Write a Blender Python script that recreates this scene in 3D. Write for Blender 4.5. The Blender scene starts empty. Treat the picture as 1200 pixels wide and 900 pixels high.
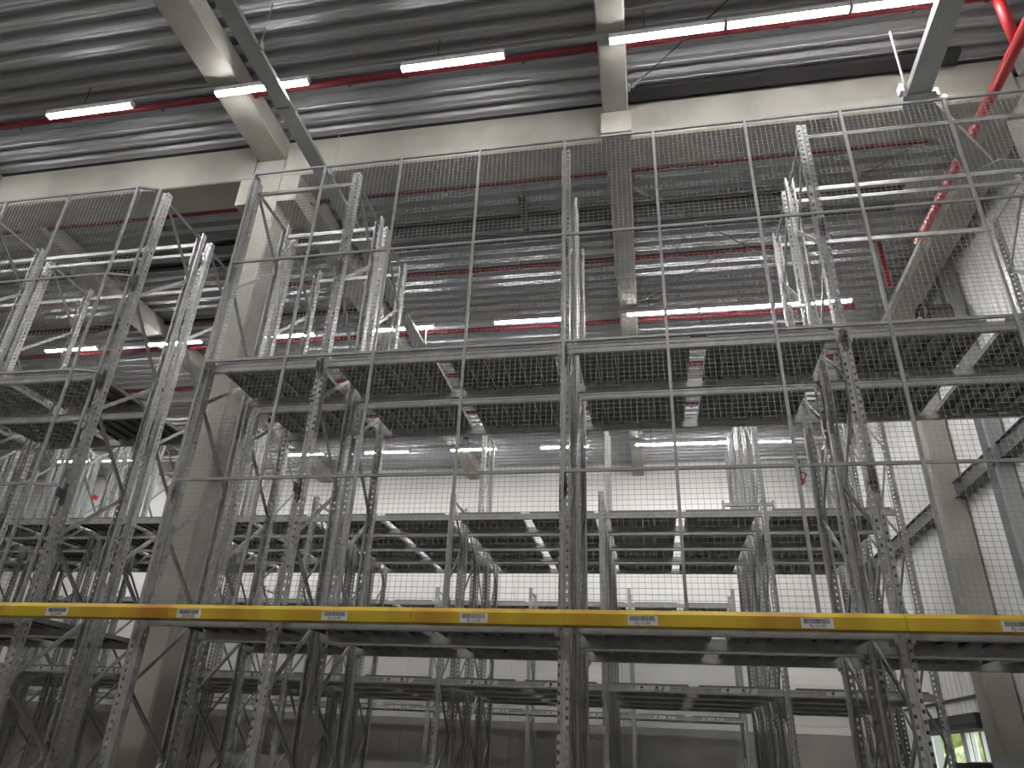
import bpy, bmesh, math, random
from mathutils import Vector, Matrix
random.seed(7)
C = bpy.context.scene.collection
S = bpy.context.scene
D = bpy.data

# ------------------------------------------------------------------ camera
f_px, tilt, yaw, roll = 843.9, math.radians(27.362), math.radians(-12.207), math.radians(2.948)
fw = Vector((math.sin(yaw)*math.cos(tilt), math.cos(yaw)*math.cos(tilt), math.sin(tilt)))
rt = Vector((math.cos(yaw), -math.sin(yaw), 0)); up = rt.cross(fw)
R_ = math.cos(roll)*rt + math.sin(roll)*up
U_ = -math.sin(roll)*rt + math.cos(roll)*up
cam = D.cameras.new('camera'); cam_o = D.objects.new('camera', cam); C.objects.link(cam_o)
m = Matrix((R_, U_, -fw)).transposed().to_4x4(); m.translation = Vector((0.7586, -6.7155, 1.6))
cam_o.matrix_world = m
cam.sensor_fit = 'HORIZONTAL'; cam.sensor_width = 36.0
cam.lens = 36.0*f_px/1200.0
cam.shift_x = (600-586.214)/1200.0
cam.shift_y = -(450-445.74)/1200.0
cam.clip_start = 0.05; cam.clip_end = 200
S.camera = cam_o
S.view_settings.view_transform = 'Standard'; S.view_settings.look = 'None'
S.view_settings.gamma = 1.0; S.view_settings.use_curve_mapping = False
S.view_settings.exposure = 0.22
S.cycles.use_denoising = True
S.cycles.max_bounces = 8; S.cycles.diffuse_bounces = 4; S.cycles.glossy_bounces = 3
S.cycles.sample_clamp_indirect = 6.0

# ------------------------------------------------------------------ sky (seen only through the window)
W = D.worlds.new('world'); S.world = W; W.use_nodes = True
nt = W.node_tree; bg = nt.nodes['Background']
sky = nt.nodes.new('ShaderNodeTexSky'); sky.sky_type = 'HOSEK_WILKIE'; sky.turbidity = 9
sky.sun_direction = (0.5, 0.35, 0.75)
nt.links.new(sky.outputs[0], bg.inputs[0]); bg.inputs[1].default_value = 26.0

LAMP_STRENGTH = 150.0

# ------------------------------------------------------------------ materials
def mat(name, col, rough=0.5, metal=0.0, var=0.0, scale=3.0, stretch=(1,1,1), bump=0.0, bscale=40, emit=None, spec=0.5, detail=5):
    M = D.materials.new(name); M.use_nodes = True
    n = M.node_tree.nodes; l = M.node_tree.links; b = n['Principled BSDF']
    b.inputs['Base Color'].default_value = (*col, 1); b.inputs['Roughness'].default_value = rough
    b.inputs['Metallic'].default_value = metal; b.inputs['Specular IOR Level'].default_value = spec
    if emit is not None:
        b.inputs['Emission Color'].default_value = (*col, 1); b.inputs['Emission Strength'].default_value = emit
    if var or bump:
        tc = n.new('ShaderNodeTexCoord'); mp = n.new('ShaderNodeMapping'); l.new(tc.outputs['Object'], mp.inputs[0])
        mp.inputs['Scale'].default_value = stretch
    if var:
        nz = n.new('ShaderNodeTexNoise'); nz.inputs['Scale'].default_value = scale; nz.inputs['Detail'].default_value = detail
        l.new(mp.outputs[0], nz.inputs['Vector'])
        rp = n.new('ShaderNodeValToRGB'); l.new(nz.outputs['Fac'], rp.inputs[0])
        lo = [max(0, c*(1-var)) for c in col]; hi = [min(1, c*(1+var)) for c in col]
        rp.color_ramp.elements[0].position = 0.3; rp.color_ramp.elements[1].position = 0.7
        rp.color_ramp.elements[0].color = (*lo, 1); rp.color_ramp.elements[1].color = (*hi, 1)
        l.new(rp.outputs[0], b.inputs['Base Color'])
    if bump:
        nb = n.new('ShaderNodeTexNoise'); nb.inputs['Scale'].default_value = bscale; nb.inputs['Detail'].default_value = 3
        l.new(mp.outputs[0], nb.inputs['Vector'])
        bp = n.new('ShaderNodeBump'); bp.inputs['Strength'].default_value = bump; bp.inputs['Distance'].default_value = 0.01
        l.new(nb.outputs['Fac'], bp.inputs['Height']); l.new(bp.outputs[0], b.inputs['Normal'])
    return M

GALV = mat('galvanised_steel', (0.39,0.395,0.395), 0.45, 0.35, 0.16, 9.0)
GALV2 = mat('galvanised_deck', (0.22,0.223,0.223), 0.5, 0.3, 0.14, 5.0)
ROOF = mat('roof_sheet_steel', (0.50,0.505,0.525), 0.46, 0.75, 0.05, 1.0, (0.1,3,3))
FENCE = mat('fence_tube_steel', (0.29,0.295,0.295), 0.48, 0.35, 0.12, 9.0)
WIRE = mat('zinc_wire', (0.30,0.305,0.305), 0.5, 0.3)
CONC = mat('concrete', (0.38,0.37,0.33), 0.8, 0, 0.2, 1.1, bump=0.25, bscale=25)
PLINTH = mat('plinth_concrete', (0.36,0.355,0.335), 0.85, 0, 0.16, 0.9, bump=0.2, bscale=25)
WALLP = mat('white_sandwich_panel', (0.86,0.86,0.835), 0.45, 0, 0.03, 0.7)
WALLB = mat('wall_core', (0.35,0.35,0.34), 0.8)
FLOORM = mat('floor_concrete', (0.13,0.13,0.128), 0.4, 0, 0.12, 0.8)
RED = mat('red_pipe_paint', (0.19,0.010,0.022), 0.5, 0, 0.08, 2)
REDM = mat('red_main_paint', (0.40,0.018,0.02), 0.4, 0, 0.08, 2)
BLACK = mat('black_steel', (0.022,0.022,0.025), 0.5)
DARK = mat('dark_grey_steel', (0.10,0.10,0.105), 0.5, 0.3)
TRAY = mat('zinc_cable_tray', (0.42,0.43,0.44), 0.4, 0.5, 0.08, 4)
WHITE = mat('white_plate', (0.62,0.62,0.64), 0.5)
INK = mat('print_ink', (0.03,0.03,0.035), 0.6)
YELP = mat('yellow_print', (0.75,0.6,0.05), 0.6)
LAMPH = mat('white_lamp_housing', (0.75,0.75,0.75), 0.5)
LAMP = mat('led_light', (1.0,0.985,0.965), 0.5, 0, emit=LAMP_STRENGTH)
SEAL = mat('black_seal', (0.012,0.012,0.014), 0.7)
FRAME = mat('white_window_frame', (0.8,0.81,0.82), 0.4)
CAB = mat('grey_cabinet_paint', (0.33,0.34,0.36), 0.45)
HEDGE = mat('hedge_leaves', (0.30,0.34,0.12), 0.7, 0, 0.6, 3.0, bump=0.6, bscale=12)
GRASS = mat('grass', (0.25,0.33,0.12), 0.8, 0, 0.3, 2.0)
REDW = mat('red_stripe', (0.55,0.03,0.03), 0.5)
# yellow rail: paint with orange stains along its length
YEL = D.materials.new('yellow_rail_paint'); YEL.use_nodes = True
n = YEL.node_tree.nodes; l = YEL.node_tree.links; b = n['Principled BSDF']; b.inputs['Roughness'].default_value = 0.35
tc = n.new('ShaderNodeTexCoord'); mp = n.new('ShaderNodeMapping'); mp.inputs['Scale'].default_value = (0.9, 0.15, 0.15)
l.new(tc.outputs['Object'], mp.inputs[0]); nz = n.new('ShaderNodeTexNoise'); nz.inputs['Scale'].default_value = 1.5; nz.inputs['Detail'].default_value = 2
l.new(mp.outputs[0], nz.inputs['Vector']); rp = n.new('ShaderNodeValToRGB'); l.new(nz.outputs['Fac'], rp.inputs[0])
rp.color_ramp.elements[0].position = 0.36; rp.color_ramp.elements[0].color = (0.34,0.15,0.008,1)
rp.color_ramp.elements[1].position = 0.55; rp.color_ramp.elements[1].color = (0.50,0.36,0.018,1)
l.new(rp.outputs[0], b.inputs['Base Color'])
# glass
GLASS = D.materials.new('window_glass'); GLASS.use_nodes = True
b = GLASS.node_tree.nodes['Principled BSDF']; b.inputs['Transmission Weight'].default_value = 1.0; b.inputs['Roughness'].default_value = 0.0; b.inputs['IOR'].default_value = 1.1

# ------------------------------------------------------------------ mesh helpers
class MB:
    def __init__(self): self.v = []; self.f = []
    def quad(self, a, b, c, d):
        i = len(self.v); self.v += [a, b, c, d]; self.f.append((i, i+1, i+2, i+3))
    def box(self, x0, x1, y0, y1, z0, z1):
        i = len(self.v)
        self.v += [(x0,y0,z0),(x1,y0,z0),(x1,y1,z0),(x0,y1,z0),(x0,y0,z1),(x1,y0,z1),(x1,y1,z1),(x0,y1,z1)]
        for q in ((3,2,1,0),(4,5,6,7),(0,1,5,4),(1,2,6,5),(2,3,7,6),(3,0,4,7)): self.f.append(tuple(i+k for k in q))
        return self
    def tube(self, p, q, r, n=8, cap=True):
        p = Vector(p); q = Vector(q); d = (q-p).normalized()
        a = d.cross(Vector((0,0,1)) if abs(d.z) < 0.95 else Vector((1,0,0))).normalized(); b = d.cross(a)
        i = len(self.v)
        for e in (p, q):
            for k in range(n):
                t = 2*math.pi*(k+0.5)/n; self.v.append(tuple(e + a*(r*math.cos(t)) + b*(r*math.sin(t))))
        for k in range(n):
            k2 = (k+1) % n; self.f.append((i+k, i+k2, i+n+k2, i+n+k))
        if cap:
            self.f.append(tuple(i+k for k in reversed(range(n)))); self.f.append(tuple(i+n+k for k in range(n)))
        return self
    def prism(self, pts, axis, a, b, closed=True):
        # pts: 2D polygon; extruded along axis 'x','y','z' from a to b
        def P(u, w, t): return {'x': (t,u,w), 'y': (u,t,w), 'z': (u,w,t)}[axis]
        n = len(pts); i = len(self.v)
        self.v += [P(u,w,a) for u, w in pts] + [P(u,w,b) for u, w in pts]
        for k in range(n if closed else n-1):
            k2 = (k+1) % n; self.f.append((i+k, i+k2, i+n+k2, i+n+k))
        if closed:
            self.f.append(tuple(i+k for k in reversed(range(n)))); self.f.append(tuple(i+n+k for k in range(n)))
        return self
    def mesh(self, name, mt, smooth=False):
        me = D.meshes.new(name); me.from_pydata(self.v, [], self.f); me.materials.append(mt)
        bm = bmesh.new(); bm.from_mesh(me); bmesh.ops.recalc_face_normals(bm, faces=bm.faces); bm.to_mesh(me); bm.free()
        if smooth:
            for p in me.polygons: p.use_smooth = True
        return me

def link(name, data, parent=None, loc=(0,0,0), rz=0.0):
    o = D.objects.new(name, data); C.objects.link(o); o.location = loc
    if rz: o.rotation_euler = (0,0,rz)
    if parent: o.parent = parent
    return o
def thing(name, label, cat, loc=(0,0,0), group=None, data=None):
    o = link(name, data, None, loc); o['label'] = label; o['category'] = cat
    if group: o['group'] = group
    return o
def struct(name, data, loc=(0,0,0)):
    o = link(name, data, None, loc); o['kind'] = 'structure'; return o

# ------------------------------------------------------------------ hall constants
ZR = 10.30                     # underside of roof ribs
XL, XR, YF, YB = -24.0, 6.6, -10.0, 16.2
GX = [-21.35, -15.85, -10.35, -4.86, 0.62, 6.15]
BY0, BY1 = 1.05, 1.68          # concrete cross beam

# floor, roof backing, walls
struct('floor', MB().box(XL-0.3, XR+0.3, YF-0.3, YB+0.3, -0.2, 0).mesh('floor', FLOORM))
ceil = struct('ceiling', MB().box(XL-0.3, XR+0.3, YF-0.3, YB+0.3, ZR+0.17, ZR+0.4).mesh('ceiling', DARK))
def roof_sheet(length):
    mb = MB(); prof = []
    for k in range(3):
        y = k*0.28
        prof += [(y,0.005),(y+0.035,0.0),(y+0.045,0.012),(y+0.075,0.012),(y+0.085,0.0),(y+0.12,0.0),
                 (y+0.128,0.035),(y+0.124,0.039),(y+0.135,0.07),(y+0.128,0.076),(y+0.142,0.115),(y+0.138,0.119),(y+0.15,0.155),(y+0.19,0.155),(y+0.20,0.143),(y+0.215,0.143),(y+0.225,0.155),
                 (y+0.25,0.155),(y+0.262,0.119),(y+0.258,0.115),(y+0.272,0.076),(y+0.265,0.07),(y+0.276,0.039),(y+0.272,0.035)]
    prof = [(y, z*0.72) for y, z in prof]
    prof.append((0.84,0.005))
    mb.prism(prof, 'x', 0, length, closed=False)
    return mb.mesh('roof_sheet', ROOF)
edges = [XL] + GX[:-1] + [XR]
cache = {}
for a, bb in zip(edges[:-1], edges[1:]):
    L = round(bb-a, 3)
    if L not in cache: cache[L] = roof_sheet(L-0.01)
    y = YF
    while y < YB-0.2:
        link('roof_sheet', cache[L], ceil, (a, y, ZR)); y += 0.84

wb = struct('wall_back', MB().box(XL-0.3, XR+0.3, YB+0.06, YB+0.3, 0, ZR+0.2).mesh('wall_back', WALLB))
def panel(w, h, mt, grooves=0, axis='x', t=0.06):
    # wall panel with bevelled edges; grooves = horizontal micro grooves every 'grooves' m
    mb = MB(); e = 0.006
    zs = [0]
    if grooves:
        k = max(1, round(h/grooves)); zs = [i*h/k for i in range(k)]
    prof = []
    for i, z in enumerate(zs):
        z1 = zs[i+1] if i+1 < len(zs) else h
        g = e if i == 0 else 0.004
        prof += [(g+0.004, z+0.001), (0.0, z+g+0.003), (0.0, z1-0.007), (0.006, z1-0.001)]
    prof += [(t, h-0.001), (t, 0.001)]
    mb.prism(prof, 'x', 0.006, w-0.006)
    return mb.mesh('wall_panel', mt)
xs = [-6.68+3.285*k for k in range(-6, 6)]
xs = [x for x in xs if XL+0.3 < x < XR-0.5]; xs = [XL] + xs + [XR]
rows = [2.44+1.2167*k for k in range(7)] + [ZR+0.15]
pc = {}
for a, bb in zip(xs[:-1], xs[1:]):
    for z0, z1 in zip(rows[:-1], rows[1:]):
        key = (round(bb-a,3), round(z1-z0,3))
        if key not in pc: pc[key] = panel(*key, WALLP, 0.2028)
        link('wall_panel', pc[key], wb, (a, YB, z0))
    for z0, z1, off in ((0,1.5,-0.05),(1.5,2.44,-0.02)):
        key = ('p', round(bb-a,3), z0)
        if key not in pc:
            pc[key] = MB().box(0.004, bb-a-0.004, off, 0.06, 0, z1-z0-0.006).mesh('plinth_panel', PLINTH)
        link('plinth_panel', pc[key], wb, (a, YB, z0))

WY0, WY1, WZ0, WZ1 = 9.05, 12.4, 0.9, 2.36
mb = MB()
mb.box(XR+0.06, XR+0.3, YF-0.3, WY0, 0, ZR+0.2); mb.box(XR+0.06, XR+0.3, WY1, YB+0.3, 0, ZR+0.2)
mb.box(XR+0.06, XR+0.3, WY0, WY1, 0, WZ0); mb.box(XR+0.06, XR+0.3, WY0, WY1, WZ1+0.3, ZR+0.2)
wr = struct('wall_right', mb.mesh('wall_right', WALLB))
def flute(w, h, mt, pitch=0.25):
    mb = MB(); prof = [(0.06, 0.004)]; y = 0.004
    while y < w-0.02:
        p2 = min(pitch, w-0.004-y)
        prof += [(0.012, y), (0.0, y+0.015), (0.0, y+p2*0.55), (0.012, y+p2*0.62), (0.012, y+p2)]
        y += pitch
    prof += [(0.06, w-0.004)]
    mb.prism(prof, 'z', 0, h-0.006)
    return mb.mesh('wall_panel', mt)
fl = {}
y = YF
while y < YB-0.05:
    w = 1.0 if y+1.0 < YB else YB-y
    for z0, z1 in ((0,WZ1+0.3),(WZ1+0.3,6.4),(6.4,ZR+0.15)):
        if z0 == 0 and y+w > WY0 and y < WY1: continue
        key = (round(w,3), round(z1-z0,3))
        if key not in fl: fl[key] = flute(*key, WALLP)
        link('wall_panel', fl[key], wr, (XR, y, z0))
    y += 1.0
link('sill_panel', MB().box(0, 0.06, 0, 4.0, 0, WZ0).mesh('sill_panel', WALLP), wr, (XR, 9.0, 0))
struct('wall_left', MB().box(XL-0.3, XL, YF-0.3, YB+0.3, 0, ZR+0.2).mesh('wall_left', CONC))
struct('wall_front', MB().box(XL-0.3, XR+0.3, YF-0.3, YF, 0, ZR+0.2).mesh('wall_front', CONC))
struct('trim_1', MB().box(XL, XR-0.5, BY0-0.03, BY0+0.02, ZR-0.035, ZR-0.001).mesh('trim_1', SEAL))

# window
win = struct('window_1', MB().box(XR+0.0, XR+0.12, WY0, WY1, WZ1, WZ1+0.05).box(XR, XR+0.12, WY0, WY1, WZ0, WZ0+0.05).mesh('window_1', FRAME))
for y, w in ((WY0,0.09),(9.34,0.10),(9.86,0.05),(10.12,0.24),(11.2,0.09),(12.28,0.12)):
    link('mullion', MB().box(XR+0.01, XR+0.11, y, y+w, WZ0+0.05, WZ1).mesh('mullion', FRAME), win)
for a, bb in ((9.14,9.34),(9.44,9.86),(9.91,10.12),(10.36,11.2),(11.29,12.28)):
    link('pane', MB().box(XR+0.05, XR+0.06, a, bb, WZ0+0.05, WZ1).mesh('pane', GLASS), win)
link('roller_box', MB().box(XR-0.14, XR+0.04, WY0-0.02, WY1+0.3, WZ1+0.04, WZ1+0.30).box(XR-0.16, XR-0.14, WY0-0.02, WY1+0.3, WZ1+0.12, WZ1+0.135).mesh('roller_box', BLACK), win)
struct('trim_2', MB().box(XR-0.03, XR+0.01, WY0-1.0, 14.2, 2.92, 2.97).mesh('trim_2', BLACK))
# outside
g = struct('ground_outside', MB().box(XR+0.3, 40, -10, 40, -0.25, -0.05).mesh('ground_outside', GRASS))
bm = bmesh.new()
for k in range(26):
    bmesh.ops.create_icosphere(bm, subdivisions=3, radius=1.0, matrix=Matrix.Translation((random.uniform(-1.2,1.2), k*1.0-10, random.uniform(0.4,3.6))) @ Matrix.Diagonal((random.uniform(1,1.6),random.uniform(1,1.7),random.uniform(1,1.9),1)))
for v in bm.verts: v.co += Vector((random.uniform(-.12,.12),random.uniform(-.12,.12),random.uniform(-.12,.12)))
for v in bm.verts: v.co.z = max(v.co.z, 0)
me = D.meshes.new('hedge'); bm.to_mesh(me); bm.free(); me.materials.append(HEDGE)
thing('hedge', 'green leafy hedge outside, seen through the low window at the right', 'hedge', (13.0, 16.5, -0.05), data=me)

# ------------------------------------------------------------------ concrete frame
def beamY(name, label, x, w, y0, y1, z0=9.92, z1=ZR-0.025):
    mb = MB(); c = 0.02; h = z1-z0
    mb.prism([(-w/2+c,0),(w/2-c,0),(w/2,c),(w/2,h),(-w/2,h),(-w/2,c)], 'y', y0, y1)
    return thing(name, label, 'roof beam', (x,0,z0), 'concrete roof girders', data=mb.mesh(name, CONC))
gw = {-4.86:0.48, 0.62:0.37}
gl = {-15.85:'at the far left', -10.35:'behind the left rack tops', -4.86:'above the tall column', 0.62:'right of the middle', 6.15:'along the right wall'}
FY0 = YB-0.01
for x in GX:
    if x < -20: continue
    w = gw.get(x, 0.46)
    beamY('concrete_girder', 'near concrete roof girder %s, before the cross beam' % gl[x], x, w, YF, BY0-0.005 if x != -4.86 else BY0+0.2)
    beamY('concrete_girder', 'far concrete roof girder %s, beyond the cross beam' % gl[x], x, w, BY1+0.005 if x != -4.86 else BY1-0.12, FY0-0.005)
# cross beam segments between columns
COLS = [-15.85, -4.88, 6.12]
for a, bb, lab in ((-15.6, -5.145, 'long pale concrete cross beam left of the tall column, under the roof sheets'),
                   (-4.615, 5.86, 'long pale concrete cross beam right of the tall column, above the mesh fence'),
                   (XL+0.05, -16.1, 'pale concrete cross beam beyond the left frame edge')):
    mb = MB(); c = 0.02; z0, z1 = 9.56, ZR-0.036
    mb.prism([(BY0+c,z0),(BY1-c,z0),(BY1,z0+c),(BY1,z1),(BY0,z1),(BY0,z0+c)], 'x', a, bb)
    t = thing('concrete_cross_beam', lab, 'beam', (0,0,0), 'concrete cross beams', data=mb.mesh('concrete_cross_beam', CONC))
for x, lab in ((0.62, 'light concrete bearing block on the cross beam under the middle girder'), (-10.35, 'light concrete bearing block on the left cross beam, behind the left rack')):
    thing('bearing_block', lab, 'concrete block', (x, BY0, 9.51), data=MB().prism([(-0.2,0),(0.2,0),(0.215,0.015),(0.215,0.4),(-0.215,0.4),(-0.215,0.015)], 'y', -0.20, -0.002).mesh('bearing_block', CONC))
def column(x0, x1, y0, y1, z1, label, corb=True):
    xc, yc = (x0+x1)/2, (y0+y1)/2
    t = thing('concrete_column', label, 'column', (xc, yc, 0), 'concrete columns')
    w, d, c = (x1-x0)/2, (y1-y0)/2, 0.025
    link('shaft', MB().prism([(-w+c,-d),(w-c,-d),(w,-d+c),(w,d-c),(w-c,d),(-w+c,d),(-w,d-c),(-w,-d+c)], 'z', 0, z1).mesh('shaft', CONC), t)
    if corb:
        for s in (-1, 1):
            wc = 0.19 if s < 0 else 0.31
            xa, xb = sorted((s*w, s*(w+wc)))
            link('corbel', MB().prism([(xa,9.04),(xb,9.04),(xb,9.555),(xa,9.555)], 'y', -d, d+0.12).mesh('corbel', CONC), t)
    return t
column(-5.14, -4.62, BY0, BY0+0.5, 9.915, 'tall square concrete column in the gap between the left and main racks')
column(5.87, 6.37, BY0, BY0+0.5, 9.915, 'concrete column in the upper right corner at the end of the cross beam', False)
column(-16.1, -15.6, BY0, BY0+0.5, 9.915, 'concrete column beyond the left frame edge')
column(6.13, 6.58, 7.4, 7.9, 9.915, 'brownish concrete column standing against the right wall', False)
column(6.13, 6.58, 14.6, 15.1, 9.915, 'concrete column by the right wall in the far corner', False)
# right wall steel
mb = MB(); mb.box(6.44,6.46,2.0,16.1,6.18,6.44).box(6.40,6.56,2.0,16.1,6.16,6.18).box(6.40,6.56,2.0,16.1,6.44,6.46)
for i in range(8): mb.box(6.46, 6.6, 2.3+i*1.9, 2.36+i*1.9, 6.2, 6.42)
thing('wall_girt', 'dark horizontal steel girt running along the right wall', 'steel beam', data=mb.mesh('wall_girt', DARK))
mb = MB(); mb.box(-0.12,0.12,-0.17,-0.155,0,ZR).box(-0.12,0.12,0.155,0.17,0,ZR).box(-0.008,0.008,-0.155,0.155,0,ZR)
thing('steel_column', 'grey steel wall post on the right wall, right of the brownish column', 'steel post', (6.45, 5.6, 0), data=mb.mesh('steel_column', TRAY))

# ------------------------------------------------------------------ roof services
LY = [(-6.93,1),(-0.42,2),(6.09,3),(13.15,4)]
LX = [-18.9,-17.45,-13.35,-10.57,-7.76,-4.98,-2.20,0.595,2.05,3.505]
LLEN = 1.43
LZ = 9.76
rowname = {1:'row above the camera',2:'nearest ceiling row',3:'middle ceiling row',4:'farthest ceiling row'}
posname = ['first from the far left','second from the far left','third from the far left','beyond the left rack','above the left rack','at the concrete column','left of the middle','first right of the middle girder','second right of middle girder','third right of middle girder']
mb = MB(); mb.prism([(-0.034,0.0),(0.034,0.0),(0.040,0.008),(0.040,0.02),(-0.040,0.02),(-0.040,0.008)], 'x', 0.015, LLEN-0.015); lamp_me = mb.mesh('diffuser', LAMP)
mb = MB(); mb.box(0, LLEN, -0.050, 0.050, 0.0215, 0.10).box(0,0.014,-0.042,0.042,0,0.0215).box(LLEN-0.014,LLEN,-0.042,0.042,0,0.0215); house_me = mb.mesh('housing', LAMPH)
for ly, r in LY:
    t = thing('light_rail', 'thin grey carrier rail above the strip lights, ' + rowname[r], 'rail', (0, ly, LZ+0.102), 'light carrier rails',
              data=MB().box(-20, 5.2, -0.025, 0.025, 0, 0.05).mesh('light_rail', TRAY))
    hm = MB().tube((0,0,0),(0,0,ZR-LZ-0.15),0.008,5).mesh('hanger', DARK)
    for k in range(9): link('hanger', hm, t, (-18.2+2.75*k, 0, 0.05))
    for i, x in enumerate(LX):
        lab = 'white LED strip light, %s, %s' % (posname[i], rowname[r])
        grp = 'LED strip lights'
        t = thing('strip_light', lab, 'light', (x, ly, LZ), grp)
        link('diffuser', lamp_me, t); link('housing', house_me, t)

def pipe(name, pts, r, label, m=REDM, cat='pipe', couple=2.0, n=12):
    o = Vector(pts[0]); t = thing(name, label, cat, o)
    mb = MB()
    for a, bb in zip(pts[:-1], pts[1:]): mb.tube(Vector(a)-o, Vector(bb)-o, r, n)
    link('pipe_run', mb.mesh('pipe_run', m, True), t)
    if couple:
        cm = MB().tube((-0.05,0,0),(0.05,0,0),r*1.28,n).tube((-0.012,0,0),(0.012,0,0),r*1.5,n).mesh('coupling', m)
        for a, bb in zip(pts[:-1], pts[1:]):
            d = Vector(bb)-Vector(a); k = int(d.length/6.0)
            for i in range(1, k+1):
                c = link('coupling', cm, t, Vector(a)+d*(i/(k+1))-o); c.rotation_euler = d.to_track_quat('X','Z').to_euler()
    return t
head_me = MB().tube((0,0,-0.045),(0,0,-0.10),0.012,6).tube((0,0,-0.10),(0,0,-0.105),0.025,8).mesh('sprinkler_head', DARK)
PY = [(-0.10,'in line with the nearest light row'),(2.26,'just behind the cross beam'),(4.62,'between the cross beam and the middle light row'),(6.84,'just behind the middle light row'),(8.95,'farther behind the middle light row'),(11.2,'far back, fourth behind the cross beam')]
hk = MB().tube((0,0,0.0),(0,0,0.16),0.01,5).box(-0.012,0.012,-0.062,0.062,-0.06,-0.052).box(-0.012,0.012,-0.062,-0.055,-0.06,0.02).box(-0.012,0.012,0.055,0.062,-0.06,0.02).mesh('pipe_hanger', DARK)
spans = []
for a_, b_ in zip([-20]+GX[1:-1], GX[1:-1]+[5.2]):
    wa = 0 if a_ == -20 else gw.get(a_, 0.46)/2+0.004; wb_ = 0 if b_ == 5.2 else gw.get(b_, 0.46)/2+0.004
    spans.append((a_+wa, b_-wb_))
run_cache = {}
for y, w in PY:
    t = thing('sprinkler_pipe', 'long red sprinkler pipe under the roof, ' + w, 'pipe', (0, y, 10.1), 'red sprinkler pipes')
    for a_, b_ in spans:
        k_ = round(b_-a_, 3)
        if k_ not in run_cache:
            run_cache[k_] = MB().tube((0,0,0),(k_,0,0),0.052,12).tube((k_*0.45,0,0),(k_*0.45+0.1,0,0),0.066,12).tube((0,0,0),(0.03,0,0),0.075,12).tube((k_-0.03,0,0),(k_,0,0),0.075,12).mesh('pipe_run', RED)
        link('pipe_run', run_cache[k_], t, (a_, 0, 0))
        link('sprinkler_head', head_me, t, (a_+k_*0.3, 0, 0)); link('sprinkler_head', head_me, t, (a_+k_*0.8, 0, 0))
    for k in range(9): link('pipe_hanger', hk, t, (1.6+2.75*k-19.5 if k < 7 else 1.6+2.75*(k-7), 0, 0.045))
pipe('sprinkler_main', [(5.14,-6,9.0),(5.16,3.3,9.0)], 0.07, 'thick red main pipe running back along the right wall')
pipe('sprinkler_riser', [(5.15,-0.28,9.09),(5.15,-0.28,10.26)], 0.06, 'red pipe dropping to the thick red main at the upper right corner', couple=0)
pipe('sprinkler_drop', [(5.10,4.62,10.04),(5.12,4.62,9.09)], 0.045, 'short vertical red pipe behind the right rack top', couple=0)
# black tray, and black strips imitating shaded bands between the roof ribs
def cable_tray(name, label, p, q, w, h, m, up_=(0,0,1)):
    p = Vector(p); q = Vector(q); d = (q-p); L = d.length
    mb = MB(); t = 0.008
    mb.box(0, L, -w/2, w/2, 0, t).box(0, L, -w/2, -w/2+t, t, h).box(0, L, w/2-t, w/2, t, h)
    mb.box(0, L, -w/2-0.02, -w/2, h-t, h).box(0, L, w/2, w/2+0.02, h-t, h)
    o = thing(name, label, 'cable tray', p, data=mb.mesh(name, m))
    o.rotation_euler = d.to_track_quat('X','Z').to_euler()
    return o
def roof_shade_strip(label, y, z, w, h, m, x0, x1):
    t = thing('cable_tray', label, 'cable tray', (0, y, z))  # black channel added in place of a shaded roof band, not a real tray
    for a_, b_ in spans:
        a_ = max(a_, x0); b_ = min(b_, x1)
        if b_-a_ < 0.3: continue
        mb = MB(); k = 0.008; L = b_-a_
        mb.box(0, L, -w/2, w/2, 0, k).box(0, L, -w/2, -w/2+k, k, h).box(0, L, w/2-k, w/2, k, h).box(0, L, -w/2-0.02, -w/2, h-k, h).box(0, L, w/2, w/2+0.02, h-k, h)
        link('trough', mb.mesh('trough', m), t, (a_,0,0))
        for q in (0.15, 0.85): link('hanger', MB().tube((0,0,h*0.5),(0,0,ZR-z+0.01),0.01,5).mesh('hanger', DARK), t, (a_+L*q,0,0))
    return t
roof_shade_strip('black shade strip under the roof behind the cross beam, wide and long', 3.42, 10.16, 0.26, 0.08, BLACK, -18, 5.4)
roof_shade_strip('thin black shade strip under the roof, second behind the cross beam', 3.92, 10.2, 0.09, 0.06, BLACK, -18, 5.4)
roof_shade_strip('thin black shade strip under the roof beyond the left rack tops', 5.93, 10.2, 0.10, 0.06, BLACK, -14, -5.2)
roof_shade_strip('thin black shade strip under the roof right of the middle girder, above the right lights', 7.85, 10.2, 0.10, 0.06, BLACK, 0.7, 5.9)
roof_shade_strip('wide black shade strip tight against the cross beam at the upper right', 0.86, 10.19, 0.20, 0.08, BLACK, 0.7, 5.7)
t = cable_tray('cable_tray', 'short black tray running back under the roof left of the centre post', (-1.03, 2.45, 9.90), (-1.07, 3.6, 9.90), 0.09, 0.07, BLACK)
for q in (0.1, 0.72): link('hanger', MB().tube((0,0,0.03),(0,0,0.37),0.012,5).mesh('hanger', DARK), t, (q,0,0))
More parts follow.
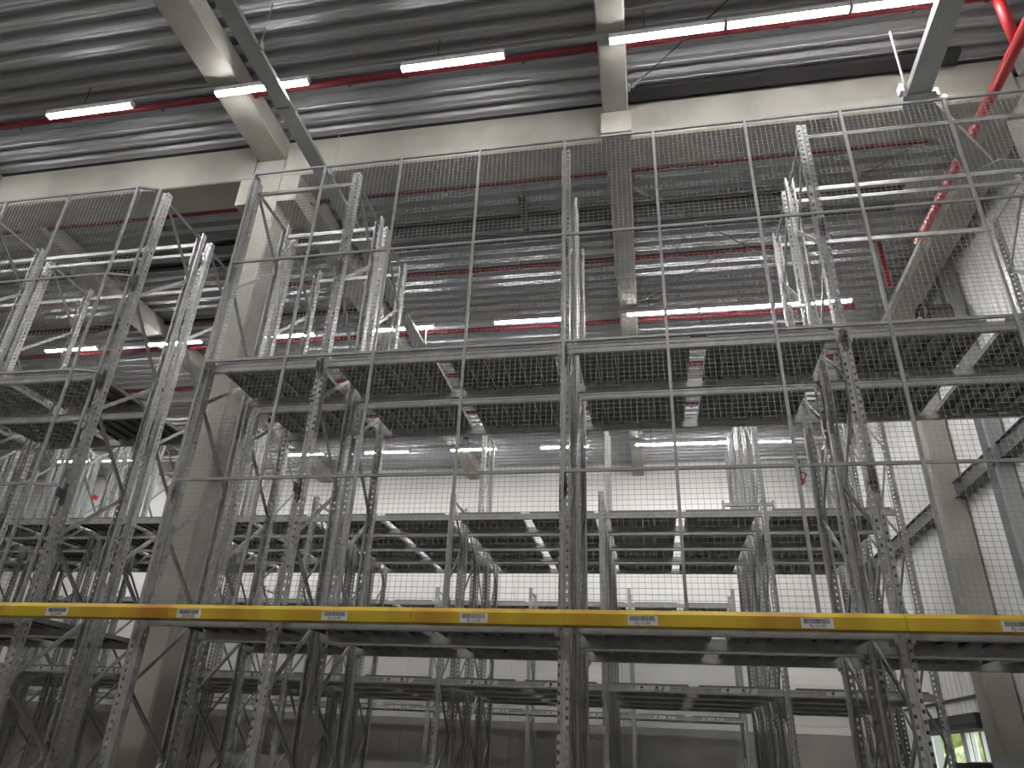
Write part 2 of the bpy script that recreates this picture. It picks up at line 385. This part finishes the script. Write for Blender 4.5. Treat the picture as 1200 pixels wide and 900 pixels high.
# big zinc tray at upper left
t = thing('cable_tray', 'long zinc cable tray running back past the column at the upper left', 'cable tray', (-3.86, 0, 9.4))
mb = MB(); mb.box(-0.13,0.06,-8,7.6,0,0.01).box(-0.13,-0.12,-8,7.6,0.01,0.09).box(0.05,0.06,-8,7.6,0.01,0.10).box(0.06,0.10,-8,7.6,0.0,0.012).box(0.09,0.10,-8,7.6,0.012,0.06)
link('trough', mb.mesh('trough', TRAY), t)
jm = MB().box(-0.135,0.065,-0.01,0.01,-0.006,-0.001).box(0.1,0.106,-0.1,0.1,0.0,0.06).mesh('joint_plate', DARK)
hm = MB().tube((0.11,0,0.03),(0.11,0,0.85),0.009,6).box(0.098,0.135,-0.04,0.04,-0.01,0.09).mesh('hanger', TRAY)
for y in (-6.5,-4.0,-1.3,1.0,3.6,6.2):
    link('hanger', hm, t, (0,y,0))
for y in (-4.6,-0.35,2.4,4.9): link('joint_plate', jm, t, (0,y,0))
# zinc tray at upper right with a bend
t = thing('cable_tray', 'grey angled cable tray at the upper right, bent towards the wall', 'cable tray', (4.18, 0.146, 8.75))
def chan(L, w=0.26, h=0.10):
    mb = MB(); mb.box(0,L,-w/2,w/2,0,0.01).box(0,L,-w/2,-w/2+0.01,0.01,h).box(0,L,w/2-0.01,w/2,0.01,h); return mb
a = link('trough', chan(8.0).mesh('trough', TRAY), t, (-0.0,0,0)); a.rotation_euler = (0,0,-math.pi/2)
a.rotation_euler = Vector((-0.02,-1,0.02)).to_track_quat('X','Z').to_euler()
d2 = Vector((1.0,1.0,-0.21))
a = link('trough', chan(d2.length).mesh('trough', TRAY), t, (0.03,0.06,-0.002)); a.rotation_euler = d2.to_track_quat('X','Z').to_euler()
link('elbow', MB().prism([(-0.17,-0.08),(0.17,-0.12),(0.21,-0.05),(-0.02,0.26),(-0.12,0.15)], 'z', -0.012, -0.003).mesh('elbow', TRAY), t)
link('end_plate', MB().prism([(0.86,1.16),(1.16,0.90),(1.62,0.98),(1.62,1.28),(1.2,1.34)], 'z', -0.24, -0.226).mesh('end_plate', TRAY), t)
for x, y in ((-0.2,-0.12),(0.22,0.0),(0.35,0.12)):
    link('clip', MB().box(-0.02,0.02,-0.05,0.05,0,0.12).mesh('clip', WHITE), t, (x,y,0.0))
link('hanger_bar', MB().tube((-0.14,-0.12,0.05),(-0.26,-0.4,0.75),0.014,6).mesh('hanger_bar', TRAY), t)
# roof bracing rods
def rod(p, q, label):
    p = Vector(p); q = Vector(q); t = thing('bracing_rod', label, 'rod', p, 'thin roof bracing rods')
    d = q-p; e = d.normalized()
    link('rod', MB().tube((0,0,0), d, 0.011, 6).mesh('rod', DARK), t)
    link('turnbuckle', MB().tube(e*0.05, e*0.30, 0.024, 6).tube((0,0,-0.02),(0,0,0.1),0.02,6).mesh('turnbuckle', TRAY), t)
rod((0.83,0.57,10.0),(5.0,-3.4,10.0), 'thin dark tie rod rising from the middle girder across the nearest roof bay')
rod((0.83,6.0,10.0),(4.95,2.3,10.0), 'thin dark tie rod crossing the roof bay behind the mesh fence')
rod((0.83,2.6,10.03),(4.95,6.4,10.03), 'thin dark tie rod crossing the other way behind the mesh fence')
# unit heater on right wall
t = thing('unit_heater', 'dark round air heater hanging on the right wall above the racks', 'heater', (6.25, 5.65, 8.95))
mb = MB(); mb.tube((-0.30,0,0),(0.08,0,0),0.30,20); link('casing', mb.mesh('casing', DARK), t)
mb = MB(); mb.tube((-0.36,0,0),(-0.30,0,0),0.33,20,False)
for k in range(6):
    an = k*math.pi/3; mb.box(-0.34,-0.32,-0.012,0.012,-0.3,0.3) if k == 0 else mb.tube((-0.33,0,0),(-0.33,0.3*math.cos(an),0.3*math.sin(an)),0.012,5)
link('fan_guard', mb.mesh('fan_guard', BLACK), t)
link('motor', MB().tube((-0.46,0,-0.06),(-0.36,0,-0.02),0.10,12).mesh('motor', WHITE), t)
link('bracket', MB().box(0.06,0.34,-0.05,0.05,-0.04,0.04).box(0.3,0.35,-0.15,0.15,-0.25,0.25).mesh('bracket', DARK), t)

# ------------------------------------------------------------------ racks
PITCH = 0.075
def strip(mb, a, b, H, hole=None, phase=0.0, hw=0.023, hh=0.030):
    # vertical sheet strip between 2D points a and b; hole = fraction across where hole row is centred
    a = Vector(a); b = Vector(b); L = (b-a).length
    P = lambda t, z: (a.x+(b.x-a.x)*t, a.y+(b.y-a.y)*t, z)
    if hole is None:
        mb.quad(P(0,0), P(1,0), P(1,H), P(0,H)); return
    t0, t1 = hole-hw/2/L, hole+hw/2/L
    mb.quad(P(0,0), P(t0,0), P(t0,H), P(0,H)); mb.quad(P(t1,0), P(1,0), P(1,H), P(t1,H))
    z = 0.0; zh = 0.04+phase
    while zh+hh < H-0.01:
        mb.quad(P(t0,z), P(t1,z), P(t1,zh), P(t0,zh)); z = zh+hh; zh += PITCH
    mb.quad(P(t0,z), P(t1,z), P(t1,H), P(t0,H))
up_cache = {}
def upright_mesh(H):
    if H in up_cache: return up_cache[H]
    me = None
    mb = MB(); th = 0.003
    for s in (0, 1):
        o = s*th
        pts = [(-0.030+0,0.088-o),(-0.050+o,0.088-o),(-0.050+o,0.0+o),(-0.014-o*0.5,0.0+o),(-0.009,0.010+o),(0.009,0.010+o),(0.014+o*0.5,0.0+o),(0.050-o,0.0+o),(0.050-o,0.088-o),(0.030,0.088-o)]
        hol = [None, (0.5,0.0), (0.45,0.0), None, None, None, (0.55,PITCH/2), (0.5,PITCH/2), None]
        for k in range(len(pts)-1):
            if hol[k]: strip(mb, pts[k], pts[k+1], H, hol[k][0], hol[k][1])
            else: strip(mb, pts[k], pts[k+1], H)
    me = D.meshes.new('upright'); me.from_pydata(mb.v, [], mb.f); me.materials.append(GALV)
    up_cache[H] = me
    return me
FD = 0.98   # frame depth
foot_me = MB().box(-0.075,0.075,-0.03,0.12,0,0.008).box(-0.053,-0.05,0,0.09,0.008,0.12).box(0.05,0.053,0,0.09,0.008,0.12).mesh('foot_plate', GALV)
def zig(H):
    zs = [H-0.12, H-0.85, H-1.73, H-2.62, H-3.36, H-4.18, H-4.92, H-5.65, H-6.4, H-7.05, H-7.8]
    return [z for z in zs if z > 0.15]
brace_cache = {}
def brace_mesh(y0, z0, y1, z1, side):
    key = (round(y0,3), round(z1-z0,3), side)
    if key in brace_cache: return brace_cache[key]
    # C channel from (y0,0) to (y1,z1-z0), open towards side
    d = Vector((0, y1-y0, z1-z0)); L = d.length; d.normalize(); nrm = Vector((0,-d.z,d.y)); xs_ = Vector((side,0,0))
    mb = MB(); w, dep, t = 0.042, 0.024, 0.003
    def slab(n0, n1, x0, x1):
        i = len(mb.v)
        for s in (0, L):
            for nn, xx in ((n0,x0),(n1,x0),(n1,x1),(n0,x1)): mb.v.append(tuple(d*s + nrm*nn + xs_*xx))
        for q in ((0,1,2,3),(7,6,5,4),(0,4,5,1),(1,5,6,2),(2,6,7,3),(3,7,4,0)): mb.f.append(tuple(i+k for k in q))
    slab(-w/2, w/2, -dep/2, -dep/2+t); slab(-w/2, -w/2+t, -dep/2+t, dep/2); slab(w/2-t, w/2, -dep/2+t, dep/2)
    me = mb.mesh('brace', GALV); brace_cache[key] = me
    return me
beam_cache = {}
def beam_mesh(L, h=0.11):
    key = (round(L,3), h)
    if key in beam_cache: return beam_cache[key]
    mb = MB()   # boxed section with a recessed middle and a step at the top
    mb.prism([(-0.022,0.006),(-0.018,0),(0.022,0),(0.026,0.006),(0.026,h),(-0.012,h),(-0.012,h-0.022),(-0.022,h-0.026),(-0.022,h*0.62),(-0.016,h*0.56),(-0.016,h*0.36),(-0.022,h*0.3)], 'x', 0, L)
    me = mb.mesh('beam', GALV); beam_cache[key] = me
    return me
conn_me = MB().box(0,0.006,-0.03,0.045,-0.06,0.17).box(0.006,0.03,-0.028,-0.022,-0.03,0.14).mesh('end_connector', GALV)
deck_cache = {}
def deck_mesh(w, dep):
    key = (round(w,3), round(dep,3))
    if key in deck_cache: return deck_cache[key]
    mb = MB(); n_ = max(1, round(w/0.2)); p = w/n_; y0, y1 = 0.0, dep
    # pans with turned-down lips at their joints; front and rear edges turned
    for i in range(n_):
        a = i*p
        mb.box(a+0.001, a+p-0.001, y0, y1, 0.0, 0.004)
        mb.box(a+0.003, a+0.008, y0+0.07, y1-0.07, -0.045, 0.0)
        mb.box(a+p-0.008, a+p-0.003, y0+0.07, y1-0.07, -0.045, 0.0)
        mb.box(a+0.008, a+0.030, y0+0.07, y1-0.07, -0.045, -0.041)
        mb.box(a+p-0.030, a+p-0.008, y0+0.07, y1-0.07, -0.045, -0.041)
    mb.box(0, w, y0-0.006, y0, -0.004, 0.022); mb.box(0, w, y1, y1+0.006, -0.004, 0.022)
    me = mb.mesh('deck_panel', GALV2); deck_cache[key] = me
    return me

def rack(label, y0, frames, bays, group, ties=(), conn=True, decks=None, fd=FD):
    # frames: [(x, H)], bays: [(x0, x1, [z levels of beam bottoms], [zlevels with decks])]
    xr = frames[0][0]
    t = thing('pallet_rack', label, 'rack', (xr, y0, 0), group)
    for x, H in frames:
        ux = x-xr
        link('upright', upright_mesh(H), t, (ux, 0, 0)); link('upright', upright_mesh(H), t, (ux, fd, 0), math.pi)
        link('foot_plate', foot_me, t, (ux,0,0)); link('foot_plate', foot_me, t, (ux,fd,0), math.pi)
        ya, yb = 0.05, fd-0.05
        link('brace', brace_mesh(ya, H-0.10, yb, H-0.10, 1), t, (ux, ya, H-0.10))
        zs = zig(H)
        for k in range(len(zs)-1):
            a, b_ = (ya, yb) if k % 2 == 0 else (yb, ya)
            s = 1 if k % 2 == 0 else -1
            link('brace', brace_mesh(a, zs[k], b_, zs[k+1], s), t, (ux+s*0.013, a, zs[k]))
    for x0, x1, lv, dk in bays:
        L = x1-x0-0.106
        for z in lv:
            for yy, flip in ((0.026, 0), (fd-0.026, 1)):
                if flip: bo = link('beam', beam_mesh(L), t, (x1-0.053-xr, yy, z), math.pi)
                else: bo = link('beam', beam_mesh(L), t, (x0+0.053-xr, yy, z))
                if conn:
                    link('end_connector', conn_me, bo, (-0.002,0,0))
                    c2 = link('end_connector', conn_me, bo, (L+0.002,0,0)); c2.scale = (-1,1,1)
        for z in dk:
            w = x1-x0
            if w > 2:
                wd = 1.19; xsd = [x0+0.13, x1-0.13-wd]
            else: wd = w-0.2; xsd = [x0+0.12]
            for xd in xsd: link('deck_panel', deck_mesh(wd, fd-0.02), t, (xd-xr, 0.01, z+0.1115))
    for x0, x1, z, which in ties:
        L = x1-x0-0.106
        if which in ('f','b'): link('tie_beam', beam_mesh(L, 0.06), t, (x0+0.053-xr, 0.026, z))
        if which in ('r','b'): link('tie_beam', beam_mesh(L, 0.06), t, (x1-0.053-xr, fd-0.026, z), math.pi)
    return t
HF, HL = 8.40, 5.95
ZD, ZY = 5.44, 2.575
lv = [ZD, ZY]
# front double row, main block right of the column
fr = [(-4.25,HF),(-2.8,HF),(0,HF),(2.8,HF),(5.6,HF)]
by = [(-4.25,-2.8,lv,lv),(-2.8,0,lv,lv),(0,2.8,lv,lv),(2.8,5.6,lv,lv)]
TZ = 8.18
rack('galvanised pallet rack directly behind the mesh fence, main block right of the concrete column', 0, fr, by, 'front double row of racks', [(-4.25,-2.8,TZ,'b'),(2.8,5.6,TZ,'b')])
rack('galvanised pallet rack standing back to back behind the fenced front rack, right of the column', 1.13, fr, by, 'front double row of racks', [(-4.25,-2.8,TZ,'b'),(2.8,5.6,TZ,'b')])
rear = [o for o in D.objects if o.name.startswith('pallet_rack')][-1]
link('back_brace', MB().tube((4.72+4.25,0.99,8.24),(3.2+4.25,0.99,5.54),0.022,4).mesh('back_brace', GALV), rear)
fl_ = [(-11.33,HF),(-8.49,HF),(-5.65,HF)]; bl_ = [(-11.33,-8.49,lv,lv),(-8.49,-5.65,lv,lv)]
rack('galvanised pallet rack at the left edge behind the shorter mesh fence, left of the column', 0, fl_, bl_, 'front double row of racks', [(-8.49,-5.65,TZ,'r'),(-11.33,-8.49,TZ,'r')])
rack('galvanised pallet rack back to back behind the left front rack, left of the column', 1.13, fl_, bl_, 'front double row of racks', [(-8.49,-5.65,TZ,'b'),(-11.33,-8.49,TZ,'b')])
# second row, four deep
gx = [-16.8,-14.0,-11.2,-8.4,-5.6,-2.8,0.0,2.8,4.95]
names2 = ['front-most run','second run','third run with taller frames','rear-most run']
R2 = []
for k in range(4):
    y0 = 6.02+1.155*k
    frs = []
    for x in gx:
        tall = x <= -8.3 or x >= 2.7 or (k == 2 and x in (-2.8, 0.0))
        frs.append((x, HF if tall else HL))
    bys = [(a,b_,lv,lv) for a, b_ in zip(gx[:-1], gx[1:])]
    tie = [(2.8,4.95,TZ,'b'),(-11.2,-8.4,TZ,'b'),(-14.0,-11.2,TZ,'b')]
    R2.append(rack('pallet rack of the four-deep block across the aisle, %s' % names2[k], y0, frs, bys, 'four deep rack block across the aisle', tie, conn=False))
gx3 = [-5.45+2.836*k for k in range(-5,5)]
gx3 = [x for x in gx3 if x < 4]
R3 = rack('low pallet rack in the last row in front of the white end wall', 14.58, [(x,HL) for x in gx3], [(a,b_,lv,lv) for a, b_ in zip(gx3[:-1],gx3[1:])], 'last rack row by the end wall', conn=False)

# load signs on the lower front beams of the rear rows
plate = MB()
for x0, x1 in ((0,0.12),(0.12,0.34),(0.36,0.44),(0.46,0.57)):
    plate.prism([(x0,0.018),(x1-0.03,0.018),(x1,0.085),(x0+0.03,0.085)], 'y', -0.003, 0.0)
plate_me = plate.mesh('load_sign', WHITE)
mark_me = MB().prism([(0.215,0.03),(0.265,0.03),(0.24,0.075)], 'y', -0.005, -0.0032).mesh('warning_triangle', YELP)
tick_me = MB().prism([(0.335,0.055),(0.365,0.055),(0.355,0.085),(0.335,0.085)], 'y', -0.005, -0.0032).prism([(0.09,0.05),(0.13,0.05),(0.135,0.075),(0.1,0.075)], 'y', -0.005, -0.0032).prism([(0.37,0.02),(0.385,0.02),(0.385,0.04),(0.37,0.04)], 'y', -0.005, -0.0032).mesh('print_marks', INK)
def signs(t, xs_, yl, z):
    for x in xs_:
        s = link('load_sign', plate_me, t, (x-t.location.x, yl, z)); link('warning_triangle', mark_me, s); link('print_marks', tick_me, s)
signs(R2[0], [a+off for a in gx[:-2] for off in (0.47,1.8)]+[3.35], 0.0, ZY+0.012)
signs(R3, [a+off for a in gx3[:-1] for off in (0.52,1.75)], 0.0, ZY+0.012)

# ------------------------------------------------------------------ yellow edge rail with bar code labels
t = thing('edge_rail', 'yellow painted edge rail with barcode labels along the front rack shelf', 'rail', (0.0137, -0.202, 2.599))
segs = [k*0.982 for k in (-11.3,-8.49,-5.65,-3.9,-1.4,0.02,2.8,4.3,5.7)]
for a, b_ in zip(segs[:-1], segs[1:]):
    mb = MB(); mb.prism([(-0.040,0.012),(0.0,0.0),(0.03,0.0),(0.03,0.15),(0.012,0.15),(-0.040,0.108)], 'x', a+0.002, b_-0.002)
    link('rail_segment', mb.mesh('rail_segment', YEL), t)
for x in (-8.49,-5.65,-4.25,-2.8,0,2.8):
    link('rail_bracket', MB().box(-0.03,0.03,0.03,0.20,0.03,0.036).box(-0.03,0.03,0.03,0.036,0.03,0.10).mesh('rail_bracket', GALV), t, (x+0.10,0,0))
def text_mesh(s, size):
    cu = D.curves.new('txt', 'FONT'); cu.body = s; cu.size = size; cu.align_x = 'CENTER'; cu.extrude = 0.0006
    o = D.objects.new('txt', cu); C.objects.link(o)
    dg = bpy.context.evaluated_depsgraph_get(); dg.update()
    me = D.meshes.new_from_object(o.evaluated_get(dg)); D.objects.remove(o)
    me.name = 'code_text'; me.materials.clear(); me.materials.append(INK)
    return me
for i, x in enumerate((-8.05,-6.6,-5.15,-3.66,-2.14,-0.80,0.70,2.12,3.62)):
    x *= 0.982; lb = link('barcode_label', MB().box(-0.125,0.125,-0.0445,-0.0405,0.018,0.098).mesh('barcode_label', WHITE), t, (x,0,0))
    mb = MB(); rnd = random.Random(i); xx = -0.105
    while xx < 0.1:
        w = rnd.choice((0.002,0.003,0.005)); mb.box(xx, xx+w, -0.0455, -0.0447, 0.054, 0.093); xx += w+rnd.choice((0.002,0.003))
    link('barcode', mb.mesh('barcode', INK), lb)
    tx = link('code_text', text_mesh('RJ-%02d-00' % (6+i), 0.036), lb, (0,-0.0455,0.024)); tx.rotation_euler = (math.pi/2,0,0)

# ------------------------------------------------------------------ mesh fences
TIERS = [2.69, 4.056, 5.51, 6.935, 8.41]
grid_cache = {}
def grid_mesh(w, h, sx=0.056, sz=0.05, t=0.0015):
    key = (round(w,3), round(h,3))
    if key in grid_cache: return grid_cache[key]
    mb = MB()
    n_ = round(w/sx); k_ = round(h/sz)
    for i in range(1, n_):
        x = w*i/n_; mb.box(x-t, x+t, -t, t, 0, h)
    for i in range(1, k_):
        z = h*i/k_; mb.box(0, w, t, 3*t, z-t, z+t)
    me = mb.mesh('wire_grid', WIRE); grid_cache[key] = me
    return me
def fence(label, corners, loc, uprights):
    # corners: list of (x,y) plan points (posts)
    t = thing('mesh_fence', label, 'fence', loc)
    ox, oy, oz = loc
    pm = {}
    for (x, y) in corners:
        link('post', MB().box(-0.015,0.015,-0.015,0.015,TIERS[0],TIERS[-1]+0.012).mesh('post', FENCE) if 'p' not in pm else pm['p'], t, (x-ox, y-oy, 0))
    for (xa, ya), (xb, yb) in zip(corners[:-1], corners[1:]):
        d = Vector((xb-xa, yb-ya, 0)); L = d.length; ang = math.atan2(d.y, d.x)
        for k, z in enumerate(TIERS):
            if ('r', round(L,3)) not in pm: pm[('r', round(L,3))] = MB().box(0.016,L-0.016,-0.013,0.013,-0.015,0.015).mesh('rail', FENCE)
            link('rail', pm[('r', round(L,3))], t, (xa-ox, ya-oy, z-0.001), ang)
            if k+1 < len(TIERS):
                o = link('wire_grid', grid_mesh(L, TIERS[k+1]-z), t, (xa-ox, ya-oy, z), ang); o['kind'] = 'stuff'
    bm_ = MB().prism([(-0.02,0.13),(0.02,0.13),(0.03,0.02),(0.03,-0.10),(0.0,-0.14),(-0.03,-0.10)], 'y', -0.012, -0.004).box(-0.006,0.006,-0.12,-0.004,-0.05,0.05).mesh('bracket', DARK)
    for x in uprights:
        for z in TIERS[1:4]:
            link('bracket', bm_, t, (x-ox, 0.0-oy, z-0.09))
    return t
ym = -0.15
xsf = [-4.2,-3.18,-2.12,-1.075,-0.0,1.075,2.14,3.2,4.3,5.4]
fence('tall galvanised wire mesh fence covering the main front rack right of the column', [(-4.2,-0.03)] + [(x,ym) for x in xsf], (0,ym,0), [-4.25,-2.8,0,2.8])
fence('shorter galvanised wire mesh fence covering the left front rack, left of the column', [(x,ym) for x in (-10.26,-9.2,-8.14,-7.08,-5.99)] + [(-5.70,-0.06)], (-7,ym,0), [-8.49,-5.65])

# ------------------------------------------------------------------ small things
t = thing('loose_beam', 'short loose galvanised beam lying on the far deck at the right', 'beam', (2.16, 6.5, ZD+0.34))
link('bar', MB().box(0,0.9,-0.03,0.03,0,0.06).mesh('bar', GALV), t)
for x in (0.0,0.87): link('leg', MB().box(x,x+0.035,-0.035,0.035,-0.222,0.10).mesh('leg', GALV), t)
t = thing('sprinkler_valve', 'small red sprinkler test valve hanging near the far end wall at the right', 'valve', (5.53, 15.6, 9.4))
link('pipe_run', MB().tube((0,0,0.1),(0,0,0.90),0.03,8).tube((0.0,0,0.35),(0.17,0,0.25),0.02,6).tube((0.17,0,0.25),(0.05,0,0.0),0.02,6).mesh('pipe_run', RED), t)
link('valve_body', MB().tube((0,-0.05,0),(0,0.07,0),0.085,10).tube((-0.08,0,0.05),(0.08,0,0.05),0.03,8).mesh('valve_body', RED), t)
for nme, p, q, lab in (('barrier_board',(-12.75,8.3,6.83),(-12.1,8.9,6.62),'red and white striped board leaning on the rack at the far left'),):
    p = Vector(p); q = Vector(q); d = q-p; t = thing(nme, lab, 'board', p)
    o = link('board', MB().box(0,d.length,-0.01,0.01,-0.05,0.05).mesh('board', WHITE), t); o.rotation_euler = d.to_track_quat('X','Z').to_euler()
    mb = MB()
    for k in range(4): mb.box(k*0.22,k*0.22+0.14,-0.013,0.013,-0.052,0.052)
    s = link('red_stripes', mb.mesh('red_stripes', REDW), o)
t = thing('control_cabinet', 'grey metal cabinet at the lower right corner, only its top showing', 'cabinet', (5.2, 4.4, 0))
link('body', MB().box(-0.48,0.7,-0.4,0.4,0.08,1.78).box(-0.46,0.68,-0.37,0.37,0,0.08).mesh('body', CAB), t)
link('side_panel', MB().box(-0.63,-0.482,-0.38,0.38,0.1,1.765).mesh('side_panel', BLACK), t)
link('door', MB().box(-0.44,0.66,-0.42,-0.402,0.15,1.7).mesh('door', CAB), t)
